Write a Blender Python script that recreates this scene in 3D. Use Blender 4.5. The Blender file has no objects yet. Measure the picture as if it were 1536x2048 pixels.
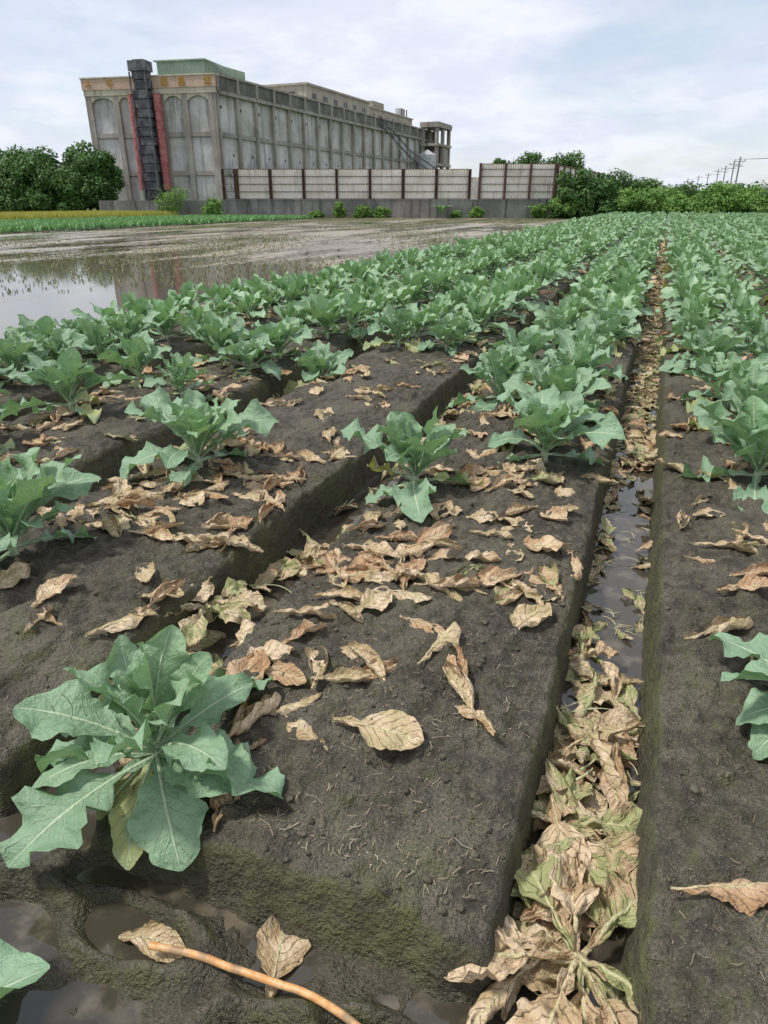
import bpy, math, random, bmesh
import numpy as np
from mathutils import Vector, Matrix
random.seed(7); R=np.random.RandomState(7)
sc=bpy.context.scene
sc.view_settings.view_transform='Standard'; sc.view_settings.look='None'; sc.view_settings.exposure=0
COL=sc.collection
PS=math.radians(20.8)
# ---------------- helpers
def empty(name,loc=(0,0,0)):
    o=bpy.data.objects.new(name,None); COL.objects.link(o); o.location=loc; return o
def mkmesh(name,V,Fq,mat=None,uv=None,attr=None,smooth=True):
    V=np.asarray(V,dtype=np.float32).reshape(-1,3); Fq=np.asarray(Fq,dtype=np.int32)
    me=bpy.data.meshes.new(name); k=Fq.shape[1]; n=len(Fq)
    me.vertices.add(len(V)); me.vertices.foreach_set("co",V.ravel())
    me.loops.add(n*k); me.loops.foreach_set("vertex_index",Fq.ravel())
    me.polygons.add(n); me.polygons.foreach_set("loop_start",np.arange(0,n*k,k,dtype=np.int32))
    me.polygons.foreach_set("loop_total",np.full(n,k,dtype=np.int32))
    me.polygons.foreach_set("use_smooth",np.full(n,smooth,dtype=bool))
    if uv is not None:
        l=me.uv_layers.new(name="UVMap"); l.data.foreach_set("uv",np.asarray(uv,dtype=np.float32)[Fq.ravel()].ravel())
    if attr:
        for an,av in attr.items():
            a=me.attributes.new(an,'FLOAT','POINT'); a.data.foreach_set("value",np.asarray(av,dtype=np.float32))
    me.update(calc_edges=True); me.validate()
    if mat: me.materials.append(mat)
    return me
def mkobj(name,me,parent=None,loc=(0,0,0),rot=(0,0,0),scale=(1,1,1)):
    o=bpy.data.objects.new(name,me); COL.objects.link(o); o.location=loc; o.rotation_euler=rot; o.scale=scale
    if parent: o.parent=parent
    return o
_tab=np.random.RandomState(3).rand(256,256)
def vn(x,y,seed=0):
    x=np.asarray(x)+seed*17.31; y=np.asarray(y)+seed*9.77
    xi=np.floor(x).astype(int); yi=np.floor(y).astype(int); fx=x-xi; fy=y-yi
    fx=fx*fx*(3-2*fx); fy=fy*fy*(3-2*fy)
    a=_tab[xi%256,yi%256]; b=_tab[(xi+1)%256,yi%256]; c=_tab[xi%256,(yi+1)%256]; d=_tab[(xi+1)%256,(yi+1)%256]
    return (a*(1-fx)+b*fx)*(1-fy)+(c*(1-fx)+d*fx)*fy
def fbm(x,y,o=4,seed=0):
    s=0;a=.5;
    for i in range(o):
        s=s+a*(vn(x*2**i,y*2**i,seed+i*3)-.5); a*=.5
    return s
def sst(a,b,x):
    t=np.clip((x-a)/(b-a),0,1); return t*t*(3-2*t)
# ---------------- material helper
class NT:
    def __init__(s,name):
        s.m=bpy.data.materials.new(name); s.m.use_nodes=True; s.t=s.m.node_tree; s.t.nodes.clear()
        s.out=s.n('ShaderNodeOutputMaterial')
    def n(s,typ,**kw):
        nd=s.t.nodes.new(typ)
        for k,v in kw.items(): setattr(nd,k,v)
        return nd
    def l(s,a,b): s.t.links.new(a,b)
    def set(s,inp,v):
        if isinstance(v,bpy.types.NodeSocket): s.l(v,inp)
        else: inp.default_value=v
    def math(s,op,a,b=0,c=None,clamp=False):
        nd=s.n('ShaderNodeMath',operation=op); nd.use_clamp=clamp
        s.set(nd.inputs[0],a); s.set(nd.inputs[1],b)
        if c is not None: s.set(nd.inputs[2],c)
        return nd.outputs[0]
    def wsum(s,*pairs):
        r=None
        for v,k in pairs:
            q=s.math('MULTIPLY',v,k); r=q if r is None else s.math('ADD',r,q)
        return r
    def mr(s,v,a,b,c=0,d=1,sm=True):
        nd=s.n('ShaderNodeMapRange'); nd.interpolation_type='SMOOTHSTEP' if sm else 'LINEAR'
        s.set(nd.inputs[0],v)
        for i,x in zip((1,2,3,4),(a,b,c,d)): s.set(nd.inputs[i],x)
        return nd.outputs[0]
    def mix(s,f,a,b,mode='MIX'):
        nd=s.n('ShaderNodeMix',data_type='RGBA',blend_type=mode)
        s.set(nd.inputs[0],f)
        for i,x in ((6,a),(7,b)):
            if isinstance(x,tuple): x=(*x,1) if len(x)==3 else x
            s.set(nd.inputs[i],x)
        return nd.outputs[2]
    def noise(s,vec,scale,detail=4,rough=.55,dist=0):
        nd=s.n('ShaderNodeTexNoise')
        if vec is not None: s.l(vec,nd.inputs['Vector'])
        nd.inputs['Scale'].default_value=scale; nd.inputs['Detail'].default_value=detail
        nd.inputs['Roughness'].default_value=rough; nd.inputs['Distortion'].default_value=dist
        return nd.outputs[0]
    def voro(s,vec,scale,feature='F1'):
        nd=s.n('ShaderNodeTexVoronoi',feature=feature)
        if vec is not None: s.l(vec,nd.inputs['Vector'])
        nd.inputs['Scale'].default_value=scale; return nd.outputs['Distance']
    def mapv(s,vec,scale=(1,1,1),rot=(0,0,0),loc=(0,0,0)):
        nd=s.n('ShaderNodeMapping'); s.l(vec,nd.inputs[0]); nd.inputs['Scale'].default_value=scale
        nd.inputs['Rotation'].default_value=rot; nd.inputs['Location'].default_value=loc; return nd.outputs[0]
    def geo(s):
        if not hasattr(s,'_g'): s._g=s.n('ShaderNodeNewGeometry')
        return s._g
    def bump(s,h,strength=.5,dist=.01,prev=None):
        nd=s.n('ShaderNodeBump'); s.set(nd.inputs['Height'],h); nd.inputs['Strength'].default_value=strength
        nd.inputs['Distance'].default_value=dist
        if prev is not None: s.l(prev,nd.inputs['Normal'])
        return nd.outputs[0]
    def pr(s,col,rough=.7,spec=.3,normal=None,trans=0,tcol=None,metal=0):
        b=s.n('ShaderNodeBsdfPrincipled')
        if isinstance(col,tuple): col=(*col,1)
        s.set(b.inputs['Base Color'],col); s.set(b.inputs['Roughness'],rough)
        s.set(b.inputs['Specular IOR Level'],spec); b.inputs['Metallic'].default_value=metal
        if normal is not None: s.l(normal,b.inputs['Normal'])
        o=b.outputs[0]
        if trans:
            t=s.n('ShaderNodeBsdfTranslucent'); tc=tcol if tcol is not None else col
            if isinstance(tc,tuple): tc=(*tc,1) if len(tc)==3 else tc
            s.set(t.inputs[0],tc)
            mx=s.n('ShaderNodeMixShader'); mx.inputs[0].default_value=trans
            s.l(o,mx.inputs[1]); s.l(t.outputs[0],mx.inputs[2]); o=mx.outputs[0]
        s.l(o,s.out.inputs[0]); return b
def simple(name,c1,c2,scale=2,rough=.7,spec=.3,bump=.2,bd=.01,stretch=(1,1,1),metal=0):
    m=NT(name); p=m.geo().outputs['Position']; pv=m.mapv(p,stretch)
    a=m.noise(pv,scale,4,.6); f=m.mr(a,.35,.65)
    b=m.noise(p,scale*7,2,.6); col=m.mix(f,c1,c2)
    col=m.mix(m.mr(b,.3,.7,0,.35),col,tuple(x*.55 for x in c1))
    m.pr(col,rough,spec,m.bump(b,bump,bd),metal=metal); return m.m
# ---------------- materials
def mat_mud():
    m=NT("mud_soil"); g=m.geo(); p=g.outputs['Position']
    sp=m.n('ShaderNodeSeparateXYZ'); m.l(p,sp.inputs[0]); z=sp.outputs[2]
    sn=m.n('ShaderNodeSeparateXYZ'); m.l(g.outputs['Normal'],sn.inputs[0]); nz=sn.outputs[2]
    n1=m.noise(p,2.6,3,.6); n2=m.noise(p,17,5,.70); n3=m.noise(p,130,2,.7)
    col=m.mix(m.mr(n2,.38,.62),(.054,.046,.032),(.128,.113,.081))
    col=m.mix(m.mr(n1,.46,.64,0,.65),col,(.180,.162,.122))
    col=m.mix(m.mr(n3,.42,.60,.0,.65),col,(.036,.031,.022))
    col=m.mix(m.mr(n3,.63,.70,.0,.6),col,(.34,.30,.22))
    ms=m.mr(n1,.38,.56); ms=m.math('MULTIPLY',ms,m.mr(n2,.35,.6)); sl=m.mr(nz,.96,.65)
    col=m.mix(m.math('MULTIPLY',sl,.50),col,(.066,.064,.036))
    col=m.mix(m.math('MULTIPLY',m.math('MULTIPLY',ms,sl),.65),col,(.110,.118,.036))
    col=m.mix(m.math('MULTIPLY',m.mr(m.math('ADD',n1,m.math('MULTIPLY',n2,.4)),.80,.92),.30),col,(.095,.105,.035))
    wet=m.mr(z,.085,.015)
    col=m.mix(m.math('MULTIPLY',wet,.55),col,(.066,.059,.040))
    rough=m.mr(wet,0,1,.76,.28,False)
    v=m.voro(p,48)
    h=m.wsum((v,.35),(n2,2.2),(n3,.55))
    m.pr(col,rough,.4,m.bump(h,1.0,.019)); return m.m
MUD=mat_mud()
def mat_leaf(name,c1,c2,far=False):
    m=NT(name); uvn=m.n('ShaderNodeUVMap'); uvn.uv_map="UVMap"
    s=m.n('ShaderNodeSeparateXYZ'); m.l(uvn.outputs[0],s.inputs[0]); u=s.outputs[0]; v=s.outputs[1]
    oi=m.n('ShaderNodeObjectInfo').outputs['Random']
    ux=m.math('ABSOLUTE',m.math('MULTIPLY',m.math('SUBTRACT',u,.5),2))
    mid=m.mr(ux,m.math('SUBTRACT',.125,m.math('MULTIPLY',v,.080)),.03)
    tc=m.n('ShaderNodeTexCoord').outputs['Object']
    nn=m.noise(tc,9,2,.6)
    at=m.n('ShaderNodeAttribute'); at.attribute_name='age'; age=at.outputs['Fac']
    at2=m.n('ShaderNodeAttribute'); at2.attribute_name='tone'
    col=m.mix(m.mr(nn,.35,.65),c1,c2)
    col=m.mix(m.math('MULTIPLY',oi,.40),col,(.165,.29,.125))
    col=m.mix(m.math('MULTIPLY',at2.outputs['Fac'],.65),col,(.30,.46,.20))
    vc=mid
    ya=m.mr(m.math('ADD',age,m.math('MULTIPLY',m.math('SUBTRACT',nn,.5),.9)),.35,.6)
    col=m.mix(ya,col,(.55,.48,.10))
    if not far:
        nf=m.noise(tc,55,3,.65)
        side=m.math('MULTIPLY',m.math('GREATER_THAN',u,.5),.5)
        t=m.math('ADD',m.math('SUBTRACT',m.math('MULTIPLY',v,9.0),m.math('MULTIPLY',ux,2.2)),side)
        t=m.math('ADD',t,m.math('MULTIPLY',nn,1.6))
        fr=m.math('ABSOLUTE',m.math('SUBTRACT',m.math('FRACT',t),.5))
        vein=m.math('MULTIPLY',m.mr(fr,.085,.0),m.mr(ux,1.05,.3))
        col=m.mix(m.mr(nf,.5,.7,0,.35),col,(.33,.46,.30))
        col=m.mix(m.mr(nf,.5,.3,0,.35),col,(.075,.18,.085))
        yb=m.mr(m.math('ADD',age,m.math('MULTIPLY',m.math('SUBTRACT',nf,.5),1.2)),.75,1.0)
        col=m.mix(yb,col,(.33,.19,.07))
        vc=m.math('MAXIMUM',mid,m.math('MULTIPLY',vein,.72))
        nb=m.bump(m.wsum((nf,1.2),(nn,1.8),(vc,-.5)),.75,.010)
    else: nb=None
    col=m.mix(m.math('MULTIPLY',vc,.9),col,(.54,.65,.43))
    bf=m.geo().outputs['Backfacing']; col=m.mix(m.math('MULTIPLY',bf,.4),col,(.31,.42,.29))
    m.pr(col,.47,.45,nb,trans=.22,tcol=m.mix(.5,col,(.30,.54,.09))); return m.m
LEAF=mat_leaf("cauliflower_leaf",(.130,.285,.152),(.240,.410,.250))
LEAFF=mat_leaf("cauliflower_leaf_simple",(.140,.300,.145),(.260,.435,.235),True)
def mat_dead(name="dead_leaf_dry",green=0.0):
    m=NT(name); tc=m.n('ShaderNodeTexCoord').outputs['Object']
    uvn=m.n('ShaderNodeUVMap'); uvn.uv_map="UVMap"
    s=m.n('ShaderNodeSeparateXYZ'); m.l(uvn.outputs[0],s.inputs[0]); u=s.outputs[0]; v=s.outputs[1]
    oi=m.n('ShaderNodeObjectInfo').outputs['Random']
    off=m.n('ShaderNodeVectorMath',operation='ADD'); m.l(tc,off.inputs[0])
    cmb=m.n('ShaderNodeCombineXYZ'); m.l(m.math('MULTIPLY',oi,50),cmb.inputs[0]); m.l(cmb.outputs[0],off.inputs[1])
    p=off.outputs[0]
    ux=m.math('ABSOLUTE',m.math('MULTIPLY',m.math('SUBTRACT',u,.5),2))
    n=m.noise(p,10,3,.6); nf=m.noise(p,60,3,.7)
    col=m.mix(m.mr(n,.38,.62),(.47,.315,.18),(.70,.56,.385))
    col=m.mix(m.mr(oi,.5,1.0,0,.5),col,(.42,.235,.12))
    col=m.mix(m.mr(nf,.50,.70,0,.6),col,(.25,.145,.075))
    gm=m.math('MULTIPLY',m.mr(n,.55,.42),m.mr(oi,.75,.15,.0,.4))
    if green>.5: gm=m.mr(n,.60,.42,.05,.75)
    col=m.mix(gm,col,(.33,.41,.18) if green>.5 else (.46,.47,.25))
    mid=m.mr(ux,.11,.03)
    col=m.mix(m.math('MULTIPLY',mid,.65),col,(.60,.56,.33))
    side=m.math('MULTIPLY',m.math('GREATER_THAN',u,.5),.5)
    t=m.math('ADD',m.math('ADD',m.math('SUBTRACT',m.math('MULTIPLY',v,8.0),m.math('MULTIPLY',ux,2.0)),side),m.math('MULTIPLY',n,2.0))
    fr=m.math('ABSOLUTE',m.math('SUBTRACT',m.math('FRACT',t),.5)); vein=m.mr(fr,.08,.0)
    col=m.mix(m.math('MULTIPLY',vein,.35),col,(.30,.18,.09))
    m.pr(col,.75,.2,m.bump(m.wsum((nf,1.3),(n,2.5),(vein,-.5)),.85,.010),trans=.12); return m.m
DEAD=mat_dead(); WILT=mat_dead("wilted_leaf",1.0)
def mat_stalk():
    m=NT("pale_stalk"); tc=m.geo().outputs['Position']; oi=m.n('ShaderNodeObjectInfo').outputs['Random']
    n=m.noise(tc,25,2,.6)
    col=m.mix(m.mr(n,.35,.65),(.40,.42,.22),(.60,.57,.37)); col=m.mix(m.mr(oi,.5,1,0,.6),col,(.48,.36,.21))
    m.pr(col,.55,.35); return m.m
STALK=mat_stalk()
def mat_water():
    m=NT("muddy_water"); p=m.geo().outputs['Position']
    n=m.noise(p,7,4,.6); f=m.mr(n,.50,.66)
    col=m.mix(f,(.050,.043,.032),(.12,.10,.07))
    m.pr(col,m.mr(n,.48,.75,.02,.25),.6,m.bump(n,.15,.004)); return m.m
WATER=mat_water()
def mat_paddy():
    m=NT("flooded_paddy_mud"); p=m.geo().outputs['Position']
    st=m.mapv(p,(1,.22,1),(0,0,.12))
    n=m.noise(st,.55,5,.65); n2=m.noise(p,4,4,.7); n3=m.noise(p,.09,2,.5)
    s=m.n('ShaderNodeSeparateXYZ'); m.l(p,s.inputs[0])
    near=m.math('MULTIPLY',m.mr(s.outputs[1],24,11),m.mr(s.outputs[0],-6.6,-8.5))
    a=m.math('ADD',m.math('MULTIPLY',n,.6),m.math('MULTIPLY',n2,.4))
    a=m.math('SUBTRACT',a,m.math('MULTIPLY',near,.13))
    a=m.math('ADD',a,m.math('MULTIPLY',m.math('SUBTRACT',n3,.5),.25))
    f=m.mr(a,.44,.54)
    mud=m.mix(m.mr(n2,.35,.65),(.160,.130,.092),(.27,.225,.165))
    mud=m.mix(m.mr(n,.50,.62,0,.6),mud,(.35,.295,.20))
    col=m.mix(f,(.12,.10,.073),mud)
    ro=m.mr(f,0,1,.05,.36,False)
    m.pr(col,ro,.6,m.bump(a,.08,.015)); return m.m
PADDY=mat_paddy()
def mat_concrete(name,c1,c2,stain=.6):
    m=NT(name); p=m.geo().outputs['Position']
    n=m.noise(p,.35,4,.6); st=m.noise(m.mapv(p,(1.6,1.6,.12)),1.0,5,.65); nf=m.noise(p,5,4,.65)
    col=m.mix(m.mr(n,.35,.65),c1,c2)
    col=m.mix(m.mr(st,.48,.70,0,stain),col,(.085,.078,.066))
    col=m.mix(m.mr(nf,.5,.75,0,.35),col,tuple(x*.55 for x in c1))
    m.pr(col,.85,.2,m.bump(nf,.3,.03)); return m.m
CONC=mat_concrete("weathered_concrete",(.42,.41,.385),(.58,.575,.56),.55)
CONC2=mat_concrete("concrete_frame",(.28,.26,.225),(.38,.355,.31),.5)
CONCD=mat_concrete("dark_parapet_concrete",(.12,.115,.105),(.22,.21,.19),.8)
CONCW=mat_concrete("boundary_wall_concrete",(.18,.175,.165),(.30,.29,.27),.85)
TAN=mat_concrete("tan_fascia",(.50,.36,.27),(.57,.43,.33),.3)
CREAM=mat_concrete("cream_plaster",(.50,.46,.36),(.58,.54,.44),.45)
BEIGE=mat_concrete("beige_penthouse_wall",(.33,.30,.24),(.40,.37,.30),.5)
RED=simple("faded_red_pipe",(.38,.115,.115),(.48,.20,.19),1.5)
DARKM=simple("dark_rusted_metal",(.065,.065,.072),(.18,.18,.19),1.2)
GREENM=simple("green_metal_sheet",(.27,.36,.27),(.35,.44,.33),.6,.5)
RUST=simple("rust_brown_steel",(.085,.045,.035),(.14,.08,.06),1.5)
GALV=simple("galvanised_pipe",(.42,.43,.44),(.56,.57,.58),1,.5)
GOLD=simple("gold_letters",(.46,.26,.03),(.54,.32,.06),3,.4)
DWIN=simple("dark_window",(.025,.028,.03),(.05,.055,.06),1,.2)
WHITE=simple("white_shed_paint",(.6,.62,.64),(.7,.72,.73),.5)
def mat_hose():
    m=NT("orange_hose_rubber"); p=m.geo().outputs['Position']; n=m.noise(p,45,4,.6); n2=m.noise(p,14,3,.6)
    col=m.mix(m.mr(n,.35,.65),(.56,.27,.09),(.70,.42,.20)); col=m.mix(m.mr(n2,.46,.62,0,.7),col,(.22,.17,.11))
    m.pr(col,.5,.4,m.bump(n,.3,.002)); return m.m
ORANGE=mat_hose()
BARK=simple("tree_bark",(.09,.065,.045),(.16,.12,.09),3)
POLE=simple("concrete_pole",(.22,.22,.215),(.30,.30,.29),2)
def mat_sheet():
    m=NT("corrugated_fence_sheet"); p=m.geo().outputs['Position']
    n=m.noise(p,.5,4,.6); st=m.noise(m.mapv(p,(2.5,2.5,.25)),1,4,.7)
    col=m.mix(m.mr(n,.35,.65),(.66,.62,.53),(.79,.76,.69))
    col=m.mix(m.mr(st,.50,.74,0,.55),col,(.28,.19,.12))
    m.pr(col,.6,.3); return m.m
SHEET=mat_sheet()
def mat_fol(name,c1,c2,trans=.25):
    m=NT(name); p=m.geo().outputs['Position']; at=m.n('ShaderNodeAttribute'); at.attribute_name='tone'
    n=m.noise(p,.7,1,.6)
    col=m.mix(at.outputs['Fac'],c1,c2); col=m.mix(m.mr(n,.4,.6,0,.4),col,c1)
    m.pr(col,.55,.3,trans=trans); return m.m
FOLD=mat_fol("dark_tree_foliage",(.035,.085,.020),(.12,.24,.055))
FOLB=mat_fol("bush_foliage",(.075,.17,.030),(.24,.40,.09))
RICE=mat_fol("ripening_rice",(.36,.36,.06),(.56,.52,.14))
YOUNG=mat_fol("young_crop_leaf",(.12,.28,.09),(.24,.42,.15))
TUFT=mat_fol("paddy_stubble_leaf",(.11,.15,.045),(.28,.25,.12))
STRAW=mat_fol("straw_bits",(.15,.12,.075),(.42,.35,.24),.05)
CLOD=simple("soil_clod",(.056,.048,.034),(.13,.115,.083),30,.85,.3,.5,.004)
def mat_ground():
    m=NT("far_ground_grass"); p=m.geo().outputs['Position']
    n=m.noise(p,.05,4,.6); n2=m.noise(p,1.5,3,.7)
    col=m.mix(m.mr(n,.4,.6),(.07,.125,.035),(.14,.17,.06)); col=m.mix(m.mr(n2,.4,.7,0,.5),col,(.13,.11,.07))
    m.pr(col,.9,.2); return m.m
# ---------------- terrain
FC=np.array([.035+1.46*k for k in range(0,13)]+[-1.385,-2.88,-4.35,-5.95])
NEARW=np.array([0.]*13+[.02,.03,.03,.03])
def height(X,Y):
    wob=.05*fbm(X*.0+Y*.5,Y*.9,3,5)
    d=np.full(np.broadcast(X,Y).shape,9.0); soft=np.zeros_like(d)
    for c,wv in zip(FC,NEARW):
        w=wob*(1 if wv else .35)
        dd=np.abs(X-(c+w)); k=dd<d; d=np.where(k,dd,d); soft=np.where(k,wv,soft)
    edge=.028*fbm(X*6,Y*6,3,2)
    t=sst(.120+soft*.5,.168+soft*1.2,d+edge)
    crown=.055*(1-np.clip((d-.72)/.58,-1,1)**2)
    cl=np.abs(fbm(X*9,Y*9,4,11)); cl2=np.abs(fbm(X*26,Y*26,3,14))
    clod=cl*.12+fbm(X*3,Y*3,3,12)*.060+cl2*.055+fbm(X*45,Y*45,2,15)*.018
    bed=(.207+crown+clod)*t
    floor=-.006+.045*fbm(X*4,Y*2.5,4,20)+.02*fbm(X*18,Y*18,3,21)
    floor=floor+.02*sst(4.4,5.2,Y)
    ee=Y+.05*fbm(X*3,Y*0+3,3,33)+.045*fbm(X*12,Y*12,2,34)
    e=sst(.915,.985,ee)*.72+.28*sst(.97,1.6,ee)
    e=np.where(X>.12,1.0,e)
    head=.004+.10*fbm(X*3.1,Y*3.1,4,40)+.09*np.abs(fbm(X*10,Y*10,4,41))
    for (px,py,ax,ay) in ((-.97,.80,.13,.05),(-1.23,.72,.11,.06),(-1.47,.95,.13,.10),(-.52,.68,.10,.05),(-.28,.76,.12,.05)):
        q=((X-px)/ax)**2+((Y-py)/ay)**2
        head=head-.075*np.exp(-q)+.045*np.exp(-(np.sqrt(q)-1.6)**2*4)
    h=bed*e+floor*(1-t)
    hm=1-sst(.90,.99,ee); hm=np.where(X>.12,0,hm)
    h=h*(1-hm)+head*hm
    pm=1-sst(-6.2,-5.98,X)
    h=h*(1-pm)+(-.06)*pm
    return h
xs=np.concatenate([np.arange(-6.4,-4.6,.05),np.arange(-4.6,-1.9,.022),np.arange(-1.9,1.0,.011),np.arange(1.0,3,.04),np.arange(3,17.6,.08)])
ys=[-.8]
while ys[-1]<.2: ys.append(ys[-1]+.05)
while ys[-1]<2.6: ys.append(ys[-1]+.0115)
st=.0115
while ys[-1]<96: st*=1.021; ys.append(ys[-1]+st)
ys=np.array(ys); XX,YY=np.meshgrid(xs,ys); ZZ=height(XX,YY)
V=np.stack([XX+.018*fbm(XX*14,YY*14,2,60),YY+.018*fbm(XX*14,YY*14,2,61),ZZ],-1).reshape(-1,3)
nx,ny=len(xs),len(ys); ii=np.arange(nx*ny).reshape(ny,nx)
Fq=np.stack([ii[:-1,:-1],ii[:-1,1:],ii[1:,1:],ii[1:,:-1]],-1).reshape(-1,4)
mkobj("field_soil_beds",mkmesh("field_soil_beds",V,Fq,MUD))
def sheet(name,x0,y0,x1,y1,z,mat):
    P=[(x0,y0),(x1,y0),(x1,y1),(x0,y1)]
    return mkobj(name,mkmesh(name,[(a,b,z) for a,b in P],[[0,1,2,3]],mat,smooth=False))
sheet("furrow_water",-6.05,-.75,17.4,95,.018,WATER)
sheet("paddy_water_and_mud",-36,-8,-6.0,84,-.006,PADDY)
sheet("ground",-1500,-300,1500,3000,-.07,mat_ground())
sheet("crop_strip_ground",-64,0,-36.02,78,.03,MUD)
# ---------------- leaf generator
def tube(P,r,k=6):
    P=np.asarray(P,dtype=float); n=len(P); T=np.gradient(P,axis=0); T/=np.linalg.norm(T,axis=1)[:,None]+1e-9
    up=np.array([0,0,1.0]) if abs(T[0][2])<.95 else np.array([1.0,0,0])
    A=np.cross(T,up); A/=np.linalg.norm(A,axis=1)[:,None]+1e-9; B=np.cross(T,A)
    r=np.broadcast_to(r,(n,)); th=np.linspace(0,2*np.pi,k,endpoint=False)
    V=P[:,None]+r[:,None,None]*(A[:,None]*np.cos(th)[None,:,None]+B[:,None]*np.sin(th)[None,:,None])
    V=V.reshape(-1,3); i=np.arange(n*k).reshape(n,k)
    F=np.stack([i[:-1],np.roll(i,-1,1)[:-1],np.roll(i,-1,1)[1:],i[1:]],-1).reshape(-1,4)
    return V,F
def leaf(L,W,az,e0,e1,nu=9,nv=14,ruf=.25,cup=.25,pet=.2,bend=0,twist=0,crump=0,curl=0,rib=.006,base=(0,0,0),rs=0,pw=1.15,jag=.22):
    s=np.linspace(0,1,nv); ang=e0+(e1-e0)*s**1.3; ds=L/(nv-1)
    r=np.concatenate([[0],np.cumsum(np.cos((ang[1:]+ang[:-1])/2))*ds]); z=np.concatenate([[0],np.cumsum(np.sin((ang[1:]+ang[:-1])/2))*ds])
    sb=np.clip((s-pet)/(1-pet),0,1)
    w=W*.5*np.power(np.clip(np.sin(np.pi*sb**pw),0,1),.66)*(1+.6*fbm(s*7,s*0+rs,2,rs%50))
    small=.014*np.exp(-((s-pet*.7)/.1)**2)
    w=np.maximum(w,.004)+small*(s<pet+.1)
    u=np.linspace(-1,1,nu); S,U=np.meshgrid(s,u,indexing='ij'); Wd=w[:,None]
    f1=2.5+1.5*((rs*7)%10)/10; ph=rs*1.7
    edge=1+jag*1.4*fbm(S*14,U*1.5+rs,2,(rs*3)%50)
    lat=U*Wd*edge; nor=cup*Wd*np.abs(U)**1.4
    if curl:
        k=curl; lat=Wd*edge*np.sin(k*U)/k; nor=Wd*(1-np.cos(k*U))/k
    nor=nor+ruf*Wd*np.abs(U)**1.8*np.sin(2*np.pi*f1*S+ph+U*1.3)+.45*ruf*Wd*np.abs(U)**2.5*np.sin(2*np.pi*f1*2.7*S+ph*2-U)
    nor=nor+.20*Wd*fbm(S*9,U*3,2,rs%40)*np.abs(U)
    if crump: nor=nor+crump*fbm(S*6,U*2.6,4,(rs*5)%60)
    tw=twist*S; lat2=lat*np.cos(tw)-nor*np.sin(tw); nor2=lat*np.sin(tw)+nor*np.cos(tw)
    sa,ca=np.sin(ang)[:,None],np.cos(ang)[:,None]
    rr=r[:,None]-sa*nor2; zz=z[:,None]+ca*nor2; ll=lat2+(bend*L*s**2)[:,None]
    c,sn=math.cos(az),math.sin(az)
    V=np.stack([rr*c-ll*sn,rr*sn+ll*c,zz],-1).reshape(-1,3)+np.array(base)
    i=np.arange(nv*nu).reshape(nv,nu)
    F=np.stack([i[:-1,:-1],i[:-1,1:],i[1:,1:],i[1:,:-1]],-1).reshape(-1,4)
    uv=np.stack([(U+1)/2,S],-1).reshape(-1,2)
    if rib:
        mid=V.reshape(nv,nu,3)[:,nu//2].copy(); mid[:,2]-=rib*.25
        kk=max(4,int(nv*.85)); tv,tf=tube(mid[:kk],rib*(1-.8*s[:kk]),5)
        F=np.concatenate([F,tf+len(V)]); V=np.concatenate([V,tv]); uv=np.concatenate([uv,np.stack([np.full(len(tv),.5),np.full(len(tv),.3)],-1)])
    return V,F,uv
class Acc:
    def __init__(s): s.V=[];s.F=[];s.U=[];s.A={};s.n=0
    def add(s,V,F,uv=None,**at):
        V=np.asarray(V,dtype=float); s.V.append(V); s.F.append(np.asarray(F)+s.n); s.n+=len(V)
        s.U.append(uv if uv is not None else np.zeros((len(V),2)))
        for k,v in at.items(): s.A.setdefault(k,[]).append(np.broadcast_to(v,(len(V),)))
    def mesh(s,name,mat,smooth=True,uv=True):
        A={k:np.concatenate(v) for k,v in s.A.items()}
        return mkmesh(name,np.concatenate(s.V),np.concatenate(s.F),mat,np.concatenate(s.U) if uv else None,A,smooth)
def plant_mesh(name,seed,hi=True,n=20,size=1.0,old=3,opn=0,extra=(),far=False):
    r=random.Random(seed); a=Acc(); nu,nv=(13,26) if hi else ((3,6) if far else (5,9))
    az=r.random()*6
    for i in range(n):
        f=i/(n-1)
        az+=2.4+r.uniform(-.3,.3)
        L=size*(.42-.14*f**1.2)*r.uniform(.78,1.16); W=L*r.uniform(.32,.47)
        e0=math.radians(36+44*f+r.uniform(-10,10)-opn*(1-f)); e1=math.radians(-34+108*f**.95+r.uniform(-24,24)-opn*.6*(1-f))
        if f<.18: e0=math.radians(r.uniform(12,28)); e1=math.radians(r.uniform(-68,-25))
        age=0.0
        if i<old: age=r.choice([.0,.25,.5,.85]); e0=math.radians(r.uniform(-5,8)); e1=math.radians(-28); L*=.85
        V,F,uv=leaf(L,W,az,e0,e1,nu,nv,ruf=r.uniform(.2,.5),cup=r.uniform(.05,.4),pet=r.uniform(.20,.34),
            bend=r.uniform(-.25,.25),twist=r.uniform(-.8,.8),rib=0 if far else .008,base=(0,0,.045+.05*f),rs=seed*31+i,pw=1.25,jag=.42)
        V[:,2]=np.maximum(V[:,2],-.03)
        a.add(V,F,uv,age=age,tone=max(0,f-.2)*r.uniform(.4,1.2))
    for j,(azd,L,W,e0,e1,age) in enumerate(extra):
        V,F,uv=leaf(L,W,math.radians(azd),math.radians(e0),math.radians(e1),15,30,ruf=.16,cup=.12,pet=.22,bend=.05,twist=.2,rib=.008,base=(0,0,.06),rs=seed*13+j,pw=1.1,jag=.25)
        a.add(V,F,uv,age=age,tone=.3)
    tv,tf=tube([(0,0,-.04),(0,0,.03),(0.003,0,.09),(0,0,.12)],[.02,.018,.015,.004],8)
    a.add(tv,tf,np.stack([np.full(len(tv),.5),np.full(len(tv),.3)],-1),age=0,tone=0)
    return a.mesh(name,LEAF if hi else LEAFF)
HI=[plant_mesh("cauliflower_rosette",s,True,n) for s,n in ((1,21),(2,19),(3,23),(4,20),(5,22),(6,18))]
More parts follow.
